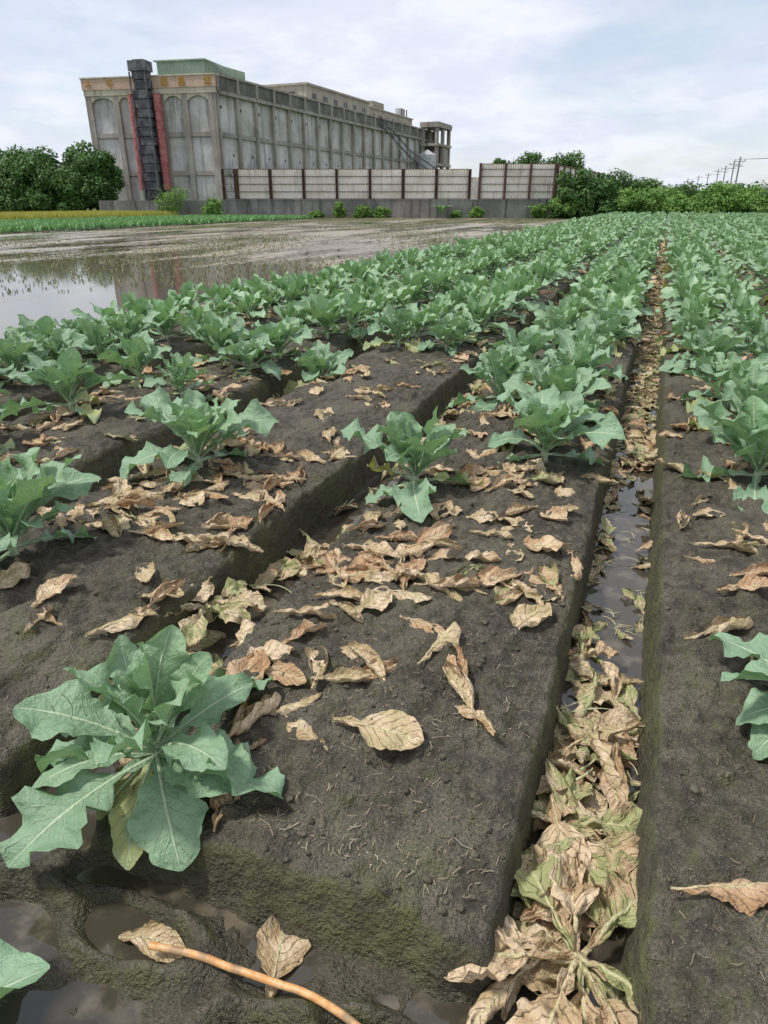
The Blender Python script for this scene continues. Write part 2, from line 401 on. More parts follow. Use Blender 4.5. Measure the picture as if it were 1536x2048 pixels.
FRONT=plant_mesh("cauliflower_rosette_open",21,True,19,1.05,1,16,((-74,.32,.115,2,-58,.50),(-48,.36,.18,8,-55,0),(-12,.33,.20,24,-22,0),(-104,.22,.10,-5,-30,.9),(14,.24,.12,6,-20,.8),(178,.36,.15,22,-25,0),(-140,.34,.14,20,-30,0)))
EDGE=plant_mesh("cauliflower_rosette_edge",22,True,19,1.0,1,12,((-170,.30,.16,25,-60,0),(-150,.30,.17,15,-65,0),(170,.28,.13,40,-10,0)))
LO=[plant_mesh("cauliflower_rosette_small",s,False,17,1.05,1) for s in range(11,17)]
FAR=[plant_mesh("cauliflower_rosette_far",s,False,11,1.05,0,far=True) for s in range(31,35)]
def hz(x,y): return float(height(np.array([[x]],dtype=float),np.array([[y]],dtype=float))[0,0])
NEARP=[(-1.12,1.15,FRONT,1.0,0),(-1.04,3.20,1,1.1,2.),(-.46,3.85,2,1.12,4),(-.99,5.10,3,1.1,1),(-.50,4.65,4,1.1,.6),
(-2.26,3.01,2,1.2,5.1),(-2.40,1.86,4,1.15,3),(-3.75,3.62,1,1.15,1.2),(-3.99,4.65,5,1.05,4),(-2.72,5.54,5,1.0,.4),(-3.81,5.59,0,1.15,2.2),(-3.80,2.85,3,1,0),
(.66,3.90,0,1.15,1.1),(.66,1.86,EDGE,1.0,0),(.68,4.75,3,1.2,2.6),(.62,5.5,2,1.1,0),(-.47,5.5,1,1.1,0),(-.5,6.2,0,1.1,3),(-1.0,6.05,4,1.1,3),(-.55,5.05,5,.8,2),
(-1.20,.28,2,1.12,2.9),(-4.6,3.4,2,1.1,1),(-4.9,4.2,4,1,3),(-3.3,4.3,3,.9,3),(1.25,4.0,4,1.1,3),(1.2,4.8,1,1.1,3),(1.15,5.5,5,1.1,3),(.95,4.35,2,1,2)]
for (x,y,k,s,rz) in NEARP:
    mkobj("cauliflower_plant",k if not isinstance(k,int) else HI[k],None,(x,y,hz(x,y)-.01),(random.uniform(-.05,.05),random.uniform(-.05,.05),rz),(s,s,s))
rows=empty("cauliflower_crop_rows")
beds=[-5.15,-3.62,-2.13,-.67]+[.765+1.46*k for k in range(0,12)]
npos=np.array([(p[0],p[1]) for p in NEARP])
for b in beds:
    for sgn in (-1,1):
        y=2.0 if b<-5 else 3.0
        if b==-.67: y=6.7 if sgn<0 else 6.8
        if b==-2.13: y=6.2 if sgn<0 else 6.35
        if b==-3.62: y=6.2 if sgn<0 else 4.8
        if .7<b<.8: y=6.1
        while y<95:
            y+=random.uniform(.42,.62)
            x=b+sgn*.27+random.uniform(-.05,.05)
            D=-.355*x+.935*y; rt=.935*x+.355*y
            if D<1 or D>85: continue
            if rt/D>.60 or rt/D<-.62: continue
            if random.random()<.08: continue
            if np.min(np.hypot(npos[:,0]-x,npos[:,1]-y))<.38: continue
            me=HI[random.randrange(6)] if D<7.5 else (LO[random.randrange(6)] if D<24 else FAR[random.randrange(4)])
            s=random.uniform(.78,1.18)
            mkobj("plant",me,rows,(x,y,.25+random.uniform(-.01,.02)),(random.uniform(-.1,.1),random.uniform(-.1,.1),random.uniform(0,6.28)),(s,s,s*random.uniform(.9,1.15)))
# ---------------- dead leaves
def dead_mesh(seed,mat,hi=True):
    r=random.Random(seed); a=Acc(); L=r.uniform(.20,.29); W=L*r.uniform(.38,.62)
    V,F,uv=leaf(L,W,0,r.uniform(-.05,.22),r.uniform(-.25,.1),15,24,ruf=r.uniform(.08,.30),pet=r.uniform(.16,.38),
        bend=r.uniform(-.3,.3),twist=r.uniform(-.8,.8),crump=r.uniform(.035,.08),curl=r.choice([.4,.8,1.3,1.8,2.4])*r.choice([1,1,-1]),rib=.0040,rs=seed*7+3,pw=1.0,jag=.35)
    V[:,0]-=L*.5; V[:,2]-=np.percentile(V[:,2],12); V[:,2]*=.7
    a.add(V,F,uv); return a.mesh("dead_leaf",mat)
DM=[dead_mesh(s,DEAD) for s in range(22)]; WM=[dead_mesh(s+40,WILT) for s in range(14)]
def stalk_mesh(seed):
    r=random.Random(seed); a=Acc()
    for i in range(r.randint(2,4)):
        az=r.uniform(0,6.28); L=r.uniform(.08,.18); n=7; P=[]
        for j in range(n):
            t=j/(n-1); P.append((math.cos(az+t*.4)*L*t,math.sin(az+t*.4)*L*t,.008+.015*math.sin(t*3)))
        rr=r.uniform(.003,.0055); V,F=tube(P,np.linspace(rr,rr*.5,n),6); a.add(V+np.array([r.uniform(-.04,.04),r.uniform(-.04,.04),0]),F)
    return a.mesh("stalks",STALK)
SM=[stalk_mesh(s) for s in range(8)]
lit=empty("dead_leaf_litter")
def put(me,x,y,z=None,rz=None,tilt=.15,s=1.0):
    if z is None: z=hz(x,y)
    if rz is None: rz=random.uniform(0,6.28)
    mkobj("leaf",me,lit,(x,y,z),(random.uniform(-tilt,tilt),random.uniform(-tilt,tilt),rz),(s,s,s))
bedleaf=[(-.99,1.76,1.2),(-1.04,1.45,2.2),(-1.03,1.90,.3),(-.88,1.95,-.4),(-.95,1.57,.1),(-.76,1.75,.3),(-.76,1.36,2.6),(-.56,1.42,.1),(-.72,2.12,.1),(-.58,2.22,.2),(-.29,2.14,1.5),
(-.60,1.96,-.2),(-.50,1.85,1.2),(-.30,1.60,2.4),(-.74,1.57,.4),(-.83,2.40,.3),(-.93,2.58,.0),(-.70,2.55,.1),(-.53,2.75,.2),(-.62,2.92,.3),(-.22,2.5,2.0),(-.45,2.95,2.6),(-.66,1.64,.5),(-.42,1.76,2.4),
(-1.62,1.82,.3),(-1.55,1.95,1.3),(-1.95,2.2,.2),(-1.82,2.8,.1),(-1.75,2.2,.4),(-1.98,1.63,1.8),(-2.2,1.65,1.3),(-1.7,3.1,2),(-1.9,3.3,.2),(-2.3,2.5,.1),(-2.05,2.65,.6),(-1.62,2.6,2),(-2.1,2.35,.2),
(.34,1.22,.5),(.45,3.05,.1),(.55,3.2,1.0),(.5,2.6,.2),(.40,2.3,.3),(.62,2.55,2),(.38,2.9,.3),(.5,2.15,1.0),(.55,2.8,.2),(-1.0,2.2,.9),(-1.1,2.75,1.4),(-1.14,2.3,.9),
(-1.22,1.6,1.4),(-1.2,1.75,1.8),(-.8,3.3,.2),(-.7,3.5,.4),(-.6,3.3,1),(-.3,3.4,.8),(-.75,2.75,.9),(-.92,1.32,1.0),(-.86,1.42,.3),(-1.64,1.6,1.2),
(-.82,1.62,1.5),(-.69,1.70,-.3),(-1.08,1.62,.8),(-.36,1.68,2.2),(-.8,2.0,.9),(-.95,2.05,.2),(-.45,2.35,.3),(-.78,2.25,1.8),(-.35,2.75,.6),(-.95,1.22,.7),(-.88,1.1,1.9),(-1.24,1.4,.9),(-1.0,2.45,.5),(-.55,2.5,.2)]
for (x,y,rz) in bedleaf: put(random.choice(DM),x,y,z=hz(x,y)+.003,rz=rz+random.uniform(-.2,.2),tilt=.1,s=random.uniform(.78,1.1))
for (x,y,k,s,rz) in NEARP:
    if y<1.2 or y==1.86: continue
    for j in range(8):
        an=random.uniform(0,6.28); q=random.uniform(.16,.42); X=x+math.cos(an)*q; Y=y+math.sin(an)*q*1.2
        put(random.choice(DM+WM[:4]),X,Y,z=hz(X,Y)+.004,tilt=.2,s=random.uniform(.8,1.1))
for i in range(26):
    X=random.uniform(-2.5,-1.58); Y=random.uniform(1.5,3.6); put(random.choice(DM),X,Y,z=hz(X,Y)+.004,tilt=.15,s=random.uniform(.75,1.1))
def fur(c,x0,x1,y0,y1,n,sz=(.7,1.05),heap=.06,pw=.35,ps=.25):
    for i in range(n):
        x=c+random.uniform(x0,x1); y=random.uniform(y0,y1)
        q=random.random(); me=random.choice(SM) if q<ps else (random.choice(WM) if q<ps+pw else random.choice(DM))
        put(me,x,y,z=.022+random.random()**1.5*heap,tilt=.45 if q>ps else .15,s=random.uniform(*sz))
fur(.035,-.14,-.02,.95,1.75,28,pw=.38,ps=.10); fur(.035,-.13,.07,1.35,1.95,34,pw=.35,ps=.10); fur(.035,-.12,.04,1.9,2.35,14,heap=.03,ps=.15)
fur(.035,.08,.13,1.0,2.2,8,heap=.02,sz=(.5,.8),pw=.6); fur(.035,-.14,-.07,2.2,4.6,42,(.4,.75),.03,.4,.25); fur(.035,-.1,.12,2.5,4.6,22,(.35,.6),.008,.4,.4)
fur(.035,.09,.13,2.4,4.6,10,(.4,.6),.03); fur(.035,-.12,.12,4.6,9,260,(.6,.95),.05,.35,.35); fur(.035,-.13,.13,9,18,320,(.7,1.1),.06,.2,.35); fur(.035,-.13,.13,18,40,240,(.9,1.5),.06,.15,.3)
fur(-1.385,-.13,.13,1.2,1.75,38,heap=.04,pw=.4,ps=.15); fur(-1.385,.07,.14,1.85,2.4,6,heap=.02); fur(-1.385,-.16,-.10,1.85,2.5,5,heap=.03); fur(-1.385,-.13,.13,2.5,2.8,14,heap=.05,pw=.4,ps=.15); fur(-1.385,-.14,.12,3.2,5.2,34,(.5,.8),.04,.4,.3); fur(-1.385,-.13,.13,5.2,14,180,(.7,1.1),.05,.3)
fur(-2.88,-.12,.12,2.0,14,160,(.7,1.1),.05,.3); fur(-4.35,-.13,.13,2.5,12,80,(.8,1.2),.05)
for i in range(1500):
    b=random.choice(beds[:6]); y=2.2+random.random()**1.6*24; x=b+random.uniform(-.56,.56)
    if b==beds[4] and y<3: continue
    put(random.choice(DM+WM[:4]),x,y,z=None if y<6 else .26,tilt=.2,s=random.uniform(.75,1.1)*(1 if y<12 else 1.3))
def wilted_plant(seed,n,Ls,name="wilted_cauliflower_plant",loc=(0,0,0),azs=None):
    r=random.Random(seed); a=Acc(); b=Acc()
    for i in range(n):
        az=azs[i] if azs else r.uniform(0,6.28); L=Ls*r.uniform(.8,1.15)
        V,F,uv=leaf(L,L*r.uniform(.42,.56),az,r.uniform(.25,.5),r.uniform(-.7,-.35),17,30,ruf=.22,pet=.38,bend=r.uniform(-.2,.2),twist=r.uniform(-.5,.5),crump=.07,curl=r.uniform(.3,1.0),rib=.0085,rs=seed*9+i,base=(0,0,.04),pw=1.0,jag=.35)
        V[:,2]=np.maximum(V[:,2],.012+.01*np.abs(np.sin(V[:,0]*40+V[:,1]*33)))
        (a if i%2 else b).add(V,F,uv)
    p=empty(name,loc); mkobj("dry_leaves",a.mesh("dry_leaves",DEAD),p); mkobj("wilting_leaves",b.mesh("wilting_leaves",WILT),p)
    tv,tf=tube([(0,0,-.02),(0,0,.03),(0.01,0,.06)],[.018,.018,.010],8); mkobj("stump",mkmesh("stump",tv,tf,STALK),p)
wilted_plant(3,9,.30,loc=(.06,1.09,.03),azs=[-1.4,-2.7,-1.0,1.9,-.4,-3.0,2.3,-1.9,.9])
wilted_plant(4,7,.27,loc=(-.02,1.45,.03))
wilted_plant(5,6,.22,loc=(-1.40,1.52,.04)); wilted_plant(6,6,.22,loc=(-1.50,1.94,.12)); wilted_plant(8,5,.2,loc=(-1.3,2.72,.06)); wilted_plant(9,5,.17,loc=(-.06,2.25,.04))
# straw and clods
a=Acc()
for i in range(3600):
    y=1.05+random.random()**1.8*9; x=random.choice([random.uniform(-1.25,-.15)]*3+[random.uniform(-2.75,-1.5),random.uniform(.22,1.3)])
    if vn(x*4,y*4,3)<.45: continue
    L=random.uniform(.006,.03)*(1 if random.random()<.88 else 2.2); an=random.uniform(0,6.28); w=random.uniform(.0004,.0013)
    c,s=math.cos(an),math.sin(an); bd=random.uniform(-.2,.2)*L; t=random.uniform(-.1,.2)
    P=[(-L/2,-w),(0,-w+bd),(L/2,-w),(L/2,w),(0,w+bd),(-L/2,w)]
    V=np.array([[p[0]*c-p[1]*s+x,p[0]*s+p[1]*c+y,(p[0]+L/2)*t] for p in P]); V[:,2]+=height(V[:1,0][None],V[:1,1][None])[0]+.005
    a.add(V,[[0,1,4,5],[1,2,3,4]],tone=random.random())
mkobj("straw_debris",a.mesh("straw_debris",STRAW,uv=False))
bm=bmesh.new(); bmesh.ops.create_icosphere(bm,subdivisions=2,radius=1); iv=np.array([v.co[:] for v in bm.verts]); fi=np.array([[v.index for v in f.verts] for f in bm.faces]); bm.free()
a=Acc()
for i in range(3000):
    y=1.0+random.random()**1.6*5; x=random.choice([random.uniform(-1.25,-.15)]*3+[random.uniform(-2.75,-1.5),random.uniform(.22,1.2)])
    s=.002+.012*random.random()**5
    k=1+.7*(vn(iv[:,0]*1.7+i,iv[:,1]*1.7+iv[:,2]*1.3,i%30)-.5)[:,None]
    a.add(iv*k*s*np.array([1,random.uniform(.7,1.2),.55])+np.array([x,y,hz(x,y)+s*.1]),fi)
mkobj("soil_clods",a.mesh("soil_clods",CLOD,uv=False))
# hose
t=np.linspace(0,1,40); px=-.88+1.0*t; py=.775+.045*np.sin(t*3.0)-.11*t**2
pz=np.array([max(hz(x,y),hz(x,y-.012),hz(x,y+.012),.018) for x,y in zip(px,py)])
ps=pz.copy()
for k in range(40): ps[k]=pz[max(0,k-3):k+4].max()
ps=np.convolve(np.pad(ps,3,'edge'),np.ones(7)/7,'valid')+.004
tv,tf=tube(np.stack([px,py,ps],-1),.0085,12); mkobj("orange_hose",mkmesh("orange_hose",tv,tf,ORANGE))
put(DM[3],-.90,.815,.035,.4,tilt=.1,s=.8); put(DM[6],-.60,.87,hz(-.60,.87)+.012,1.9,tilt=.12,s=.85)
# ---------------- boxes
class Bx(Acc):
    def box(s,o,d,n,s0,s1,n0,n1,z0,z1):
        o=np.array(o,float); d=np.array(d,float); n=np.array(n,float)
        P=[]
        for z in (z0,z1):
            for (a,b) in ((s0,n0),(s1,n0),(s1,n1),(s0,n1)):
                q=o+d*a+n*b; P.append((q[0],q[1],z))
        s.add(P,[[0,3,2,1],[4,5,6,7],[0,1,5,4],[1,2,6,5],[2,3,7,6],[3,0,4,7]])
    def obj(s,name,mat,parent): return mkobj(name,s.mesh(name,mat,smooth=False,uv=False),parent)
C0=np.array([-55.5,85.9]); fa=np.array([-17.5,-2.7]); LF=np.linalg.norm(fa); fa/=LF; fn=np.array([.1525,-.988]); sa=np.array([.030,1.0]); sa/=np.linalg.norm(sa); sn=np.array([1.0,-.03])
LS=86.6; B=empty("concrete_warehouse")
w=Bx()
P=[C0,C0+sa*LS,C0+sa*LS+fa*LF,C0+fa*LF]
w.add([(p[0],p[1],z) for z in (0,15.6) for p in P],[[0,3,2,1],[4,5,6,7],[0,1,5,4],[1,2,6,5],[2,3,7,6],[3,0,4,7]])
w.obj("walls",CONC,B)
pl=Bx(); bd=Bx(); pp=Bx(); tn=Bx(); cr=Bx(); dw=Bx(); gv=Bx()
for s0,s1 in ((-.25,.75),(3.6,4.3),(13.2,13.9),(17.1,17.95)): pl.box(C0,fa,fn,s0,s1,-.2,.35,0,14.2)
pl.box(C0,fa,fn,11.1,11.5,-.2,.3,0,14.2); pl.box(C0,fa,fn,6.8,7.2,-.2,.3,0,14.2)
for z in (9.4,4.9,.9): bd.box(C0,fa,fn,.75,17.1,-.1,.22,z,z+.55)
tn.box(C0,fa,fn,-.45,18.1,-.2,.55,14.85,16.1); cr.box(C0,fa,fn,-.35,18.0,-.2,.45,14.2,14.848); cr.box(C0,fa,fn,-.5,18.2,-.2,.65,16.1,16.25)
for (s0,s1) in ((.75,3.6),(4.3,6.8),(11.5,13.2),(13.9,17.1)):
    n=12
    for i in range(n):
        t0,t1=i/n,(i+1)/n; tm=(t0+t1)/2; zz=13.5+.7*math.sin(math.pi*tm)**.6
        cr.box(C0,fa,fn,s0+(s1-s0)*t0,s0+(s1-s0)*t1,-.1,.32,zz-.22,14.2)
NB=19; bl=LS/NB
for i in range(NB+1): pl.box(C0,sa,sn,i*bl-.3+(.3 if i==0 else 0),i*bl+.3,-.1,.45,0,14.1)
for z in (9.4,4.9): bd.box(C0,sa,sn,.3,LS,-.1,.24,z,z+.5)
pp.box(C0,sa,sn,.35,LS,-.2,.50,14.5,16.05); cr2=Bx(); cr2.box(C0,sa,sn,.3,LS,-.2,.6,14.1,14.497); cr2.box(C0,sa,sn,.3,LS+.2,-.3,.7,16.05,16.3)
for i in range(NB+1): cr2.box(C0,sa,sn,i*bl+.01 if i==0 else i*bl-.25,i*bl+.25,.5,.68,14.5,16.047)
for i in range(NB):
    dw.box(C0,sa,sn,i*bl+1.0,i*bl+1.35,.01,.05,12.6,12.95); dw.box(C0,sa,sn,i*bl+3.1,i*bl+3.4,.01,.05,7.2,7.5)
    if i>=9: continue
    c=C0+sa*(i*bl+2.2)+sn*.5
    for (dx,z0,dx2,z1) in ((0,3.0,0,6.9),(-.9,5.6,0,4.6),(.9,6.0,0,4.9),(-.9,5.6,-.9,6.2),(-.8,3.6,.8,3.3)):
        q0=c+sa*dx;q1=c+sa*dx2; tv,tf=tube([(q0[0],q0[1],z0),(q1[0],q1[1],z1)],.12,6); gv.add(tv,tf)
pl.obj("pilasters",CONC2,B); bd.obj("floor_bands",CONC2,B); pp.obj("side_parapet",CONCD,B); tn.obj("name_fascia",TAN,B); cr.obj("cornice_and_arches",CREAM,B); cr2.obj("side_cornice",CONC2,B); dw.obj("vent_openings",DWIN,B); gv.obj("vent_pipes",GALV,B)
dk=Bx(); z=0; i=0
while z<17.0:
    j=.12*(i%2); hgt=1.05
    jx=.12*math.sin(i*2.1)
    dk.box(C0,fa,fn,8.15+j*.5+jx,10.15-j*.5+jx,.3,1.6+j,z,z+hgt-.12); dk.box(C0,fa,fn,8.4,9.9,.3,1.5,z+hgt-.12,z+hgt); z+=hgt; i+=1
dk.box(C0,fa,fn,8.0,10.4,.1,1.9,16.6,17.7)
for q0 in (8.2,10.3): dk.box(C0,fa,fn,q0-.08,q0+.08,1.8,1.95,0,16.5)
dk.obj("duct_tower",DARKM,B)
rd=Bx()
for s_ in (7.45,10.95):
    q=C0+fa*s_+fn*.85
    for kz in range(11):
        z0=3.2+kz*1.0; tv,tf=tube([(q[0],q[1],z0),(q[0],q[1],z0+.94)],.5,16); rd.add(tv,tf); tv,tf=tube([(q[0],q[1],z0+.93),(q[0],q[1],z0+1.01)],.44,16); rd.add(tv,tf)
    tv,tf=tube([(q[0],q[1],14.2),(q[0],q[1],14.3)],[.5,.01],16); rd.add(tv,tf); tv,tf=tube([(q[0],q[1],3.1),(q[0],q[1],3.2)],[.01,.5],16); rd.add(tv,tf)
rd.obj("red_columns",RED,B)
STK={"dou":[(.3,.88,.42,.76),(.2,.64,.36,.52),(.06,.36,.94,.46),(.62,.97,.62,.02)],
"ling":[(.08,.88,.92,.88),(.33,.98,.33,.8),(.67,.98,.67,.8),(.5,.78,.08,.48),(.5,.78,.92,.48),(.4,.56,.6,.5),(.28,.38,.75,.38),(.75,.38,.5,.16),(.35,.22,.62,.02)],
"tou":[(.04,.92,.43,.92),(.1,.76,.38,.76),(.1,.76,.1,.5),(.38,.76,.38,.5),(.1,.5,.38,.5),(.15,.4,.2,.2),(.33,.4,.28,.2),(.03,.1,.46,.15),(.5,.93,.98,.93),(.74,.93,.68,.8),(.56,.8,.93,.8),(.56,.8,.56,.28),(.93,.8,.93,.28),(.56,.63,.93,.63),(.56,.46,.93,.46),(.56,.28,.93,.28),(.66,.25,.5,.04),(.82,.25,.97,.04)],
"nong":[(.2,.93,.8,.93),(.2,.93,.2,.62),(.8,.93,.8,.62),(.2,.62,.8,.62),(.2,.78,.8,.78),(.4,1,.4,.62),(.6,1,.6,.62),(.1,.52,.92,.52),(.15,.52,.05,.05),(.3,.4,.8,.4),(.22,.28,.94,.28),(.4,.28,.4,.03),(.4,.03,.56,.12),(.55,.28,.97,.02),(.85,.22,.7,.12)],
"chang":[(.04,.68,.36,.68),(.2,.92,.2,.25),(.02,.18,.4,.3),(.5,.95,.87,.95),(.5,.95,.5,.65),(.87,.95,.87,.65),(.5,.8,.87,.8),(.5,.65,.87,.65),(.42,.55,.98,.55),(.55,.5,.42,.3),(.5,.38,.93,.38),(.93,.38,.86,.03),(.7,.36,.5,.08),(.83,.36,.62,.03)]}
lt=Bx()
for ch,s_ in (("dou",17.6),("ling",14.5),("tou",6.9),("nong",4.5),("chang",1.05)):
    for (x0,y0,x1,y1) in STK[ch]:
        o=C0+fa*s_+fn*.56; dx,dy=x1-x0,y1-y0; l=math.hypot(dx,dy)+1e-6; px_,py_=-dy/l*.035,dx/l*.035; P=[]
        for nn_ in (0,.08):
            for (a_,b_) in ((x0-px_,y0-py_),(x1-px_,y1-py_),(x1+px_,y1+py_),(x0+px_,y0+py_)):
                q=o-fa*a_*1.0+fn*nn_; P.append((q[0],q[1],14.98+b_*1.0))
        lt.add(P,[[0,3,2,1],[4,5,6,7],[0,1,5,4],[1,2,6,5],[2,3,7,6],[3,0,4,7]])
lt.obj("fascia_letters",GOLD,B)
gp=Bx(); G0=np.array([-58.2,88.3]); gp.box(G0,fa,-fn,0,6.6,0,9.8,15.6,18.2)
for i in range(22): gp.box(G0,fa,fn,i*.3,i*.3+.12,0,.06,15.6,18.15)
for i in range(32): gp.box(G0,sa,sn,i*.3,i*.3+.12,-.3,.06,15.6,18.15)
gp.box(G0,fa,fn,-.3,6.9,-9.9,.3,18.2,18.35)
gp.obj("green_metal_penthouse",GREENM,B)
bp=Bx(); H0=np.array([-58.9,118.8]); bp.box(H0,sa,sn,0,26,-11,0,15.6,19.4); bp.box(H0,sa,sn,27,52,-11,-.6,15.6,18.9); bp.box(H0,sa,sn,-.3,26.3,-11.3,.3,19.4,19.7); bp.box(H0,sa,sn,26.7,52,-11,-.3,18.9,19.1)
bp.box(H0,sa,sn,30,36,-8,-1,19.1,20.4); bp.obj("beige_penthouse",BEIGE,B)
pw=Bx()
for i in range(6): pw.box(H0,sa,sn,2+i*4.1,3.6+i*4.1,.0,.04,17.0,18.4)
for i in range(6): pw.box(H0,sa,sn,29+i*3.6,30.5+i*3.6,-.6,-.55,16.6,18.0)
pw.box(H0,fa,fn,2,3.5,0,.05,17,18.4); pw.obj("penthouse_windows",DWIN,B)
rw=Bx()
for i in (0,2,3): rw.box(H0,sa,sn,2+i*4.1,2.5+i*4.1,.05,.35,16.6,17.6)
for i in range(3): rw.box(H0,sa,sn,46+i*1.5,46.2+i*1.5,-1,-.8,18.9,20.6)
rw.obj("rusty_roof_fittings",RUST,B)
ft=Bx(); T0=C0+sa*76
for s_ in (0,4,8.4):
    for n_ in (.4,3.6): ft.box(T0,sa,sn,s_,s_+.7,n_,n_+.7,0,16.5)
for z0 in (9,12.9,16.5): ft.box(T0,sa,sn,-.3,9.4,.2,4.5,z0,z0+(.5 if z0<16 else 1.0))
ft.box(T0,sa,sn,4.7,8.4,.8,4.0,9.5,12.9)
ft.obj("service_tower_frame",CONC2,B)
sl=Bx(); q=T0+sa*(-3)+sn*3.0; tv,tf=tube([(q[0],q[1],3),(q[0],q[1],5),(q[0],q[1],11)],[.4,1.9,1.9],16); sl.add(tv,tf); tv,tf=tube([(q[0],q[1],11),(q[0],q[1],12)],[1.9,.1],16); sl.add(tv,tf)
q=H0+sa*50+sn*-3; tv,tf=tube([(q[0],q[1],19.1),(q[0],q[1],21.0)],[1.0,1.0],12); sl.add(tv,tf)
tv,tf=tube([(q[0],q[1],21.0),(q[0],q[1],21.4)],[1.0,.1],12); sl.add(tv,tf)
sl.obj("silo_and_tank",GALV,B)
cv=Bx()
for (s0,n0,z0,s1,n1,z1) in ((52,.6,16.5,60,4,11),(60,4,11,80,7,6),(52,.6,15.3,60,4,9.8),(60,4,9.8,80,7,5),(60,4,11,60,4,4),(54,1,16,54,5,9),(70,5.5,8.4,70,5.5,3)):
    p0=C0+sa*s0+sn*n0; p1=C0+sa*s1+sn*n1; tv,tf=tube([(p0[0],p0[1],z0),(p1[0],p1[1],z1)],.13,5); cv.add(tv,tf)
cv.obj("conveyor_gantry",DARKM,B)
# ---------------- boundary wall + fence
W0=np.array([-62.5,70.4]); W1=np.array([-12.6,89.3]); wd=W1-W0; LW=np.linalg.norm(wd); wd/=LW; wn=np.array([wd[1],-wd[0]])
WP=empty("concrete_boundary_wall"); a=Bx(); a.box(W0,wd,wn,0,LW,-.2,.1,-.1,1.85); a.box(W0,wd,wn,14.3,LW+.1,-.25,.16,1.85,2.0)
for i in range(14): a.box(W0,wd,wn,i*3.95,i*3.95+.3,.1,.2,-.1,1.8)
a.obj("wall",CONCW,WP)
FP=empty("corrugated_metal_fence"); a=Bx(); bsh=Bx(); s0=16.4
posts=[s0-1.6,s0-.2]+[s0+3.85*i for i in range(0,8)]
gap0=posts[-1]+.2
for q in posts:
    a.box(W0,wd,wn,q-.17,q-.09,-.15,.22,1.98,5.15); a.box(W0,wd,wn,q+.09,q+.17,-.15,.22,1.98,5.15); a.box(W0,wd,wn,q-.088,q+.088,.0,.06,1.98,5.1)
    for z in (2.4,3.2,4.0,4.8): a.box(W0,wd,wn,q-.088,q+.088,.07,.2,z,z+.08)
p2=[gap0+1.0+(LW-gap0-1.1)*k/3 for k in range(4)]
for q in p2: a.box(W0,wd,wn,q-.13,q+.13,-.15,.25,1.98,5.75)
for z in (2.0,2.75,3.55,4.35,5.1):
    a.box(W0,wd,wn,posts[0],posts[-1],.06,.12,z,z+.055)
for z in (2.0,2.75,3.55,4.35,5.1,5.65):
    a.box(W0,wd,wn,p2[0],p2[-1],.06,.12,z,z+.055)
a.obj("posts_and_rails",RUST,FP)
def corr(o,d,n,s0,s1,z0,z1,acc,per=.28,amp=.035):
    k=max(4,int((s1-s0)/per*4)); S=np.linspace(s0,s1,k); N=amp*np.sin(2*np.pi*S/per)
    P=o[None]+d[None]*S[:,None]+n[None]*N[:,None]
    V=np.concatenate([np.c_[P,np.full(k,z0)],np.c_[P,np.full(k,z1)]]); i=np.arange(k-1)
    acc.add(V,np.stack([i,i+1,i+1+k,i+k],-1))
for j,(z0,z1) in enumerate(((2.02,2.76),(2.78,3.56),(3.58,4.36),(4.38,5.12))):
    corr(W0,wd,wn,posts[1],posts[-1],z0,z1,bsh); corr(W0,wd,wn,p2[0],p2[-1],z0,z1,bsh)
corr(W0,wd,wn,p2[0],p2[-1],5.14,5.66,bsh); corr(W0,wd,wn,posts[-1],p2[0],2.02,4.3,bsh)
R0=W1; R1=np.array([-10.0,119.5]); rdv=R1-R0; LR=np.linalg.norm(rdv); rdv/=LR; rn=np.array([rdv[1],-rdv[0]])
corr(R0,rdv,rn,.1,LR,1.9,5.6,bsh,.5,.06); bsh.obj("corrugated_sheets",SHEET,FP)
a=Bx()
for i in range(10): a.box(R0,rdv,rn,i*3.3+.1,i*3.3+.35,-.15,.2,1.0,5.7)
for z in (3,4.3,5.5): a.box(R0,rdv,rn,.4,LR,.07,.13,z,z+.1)
a.obj("return_posts",RUST,FP); a=Bx(); a.box(R0,rdv,rn,.12,LR,-.15,.1,-.1,1.9); a.obj("return_base",CONCW,FP)
# ---------------- vegetation
def foliage(blobs,n,size,seed=0,squash=.85):
    r=np.random.RandomState(seed); bl=np.array(blobs); wt=bl[:,3]**2; wt/=wt.sum()
    idx=r.choice(len(bl),n,p=wt); d=r.normal(size=(n,3)); d/=np.linalg.norm(d,axis=1)[:,None]
    rad=r.uniform(.55,1.06,n)+.10*np.abs(r.normal(size=n))*(r.rand(n)<.25)
    c=bl[idx,:3]+d*(bl[idx,3]*rad)[:,None]*np.array([1,1,squash])
    c[:,2]=np.maximum(c[:,2],.1)
    nrm=d+r.normal(size=(n,3))*.6+np.array([0,0,.35]); nrm/=np.linalg.norm(nrm,axis=1)[:,None]
    t=np.cross(nrm,r.normal(size=(n,3))); t/=np.linalg.norm(t,axis=1)[:,None]; b=np.cross(nrm,t)
    s=size*r.uniform(.6,1.3,n)[:,None]
    V=np.stack([c-t*s,c-b*s*.5+nrm*s*.15,c+t*s,c+b*s*.5+nrm*s*.15],1).reshape(-1,3)
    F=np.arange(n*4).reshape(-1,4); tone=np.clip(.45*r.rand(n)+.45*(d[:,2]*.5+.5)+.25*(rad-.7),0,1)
    return V,F,np.repeat(tone,4)
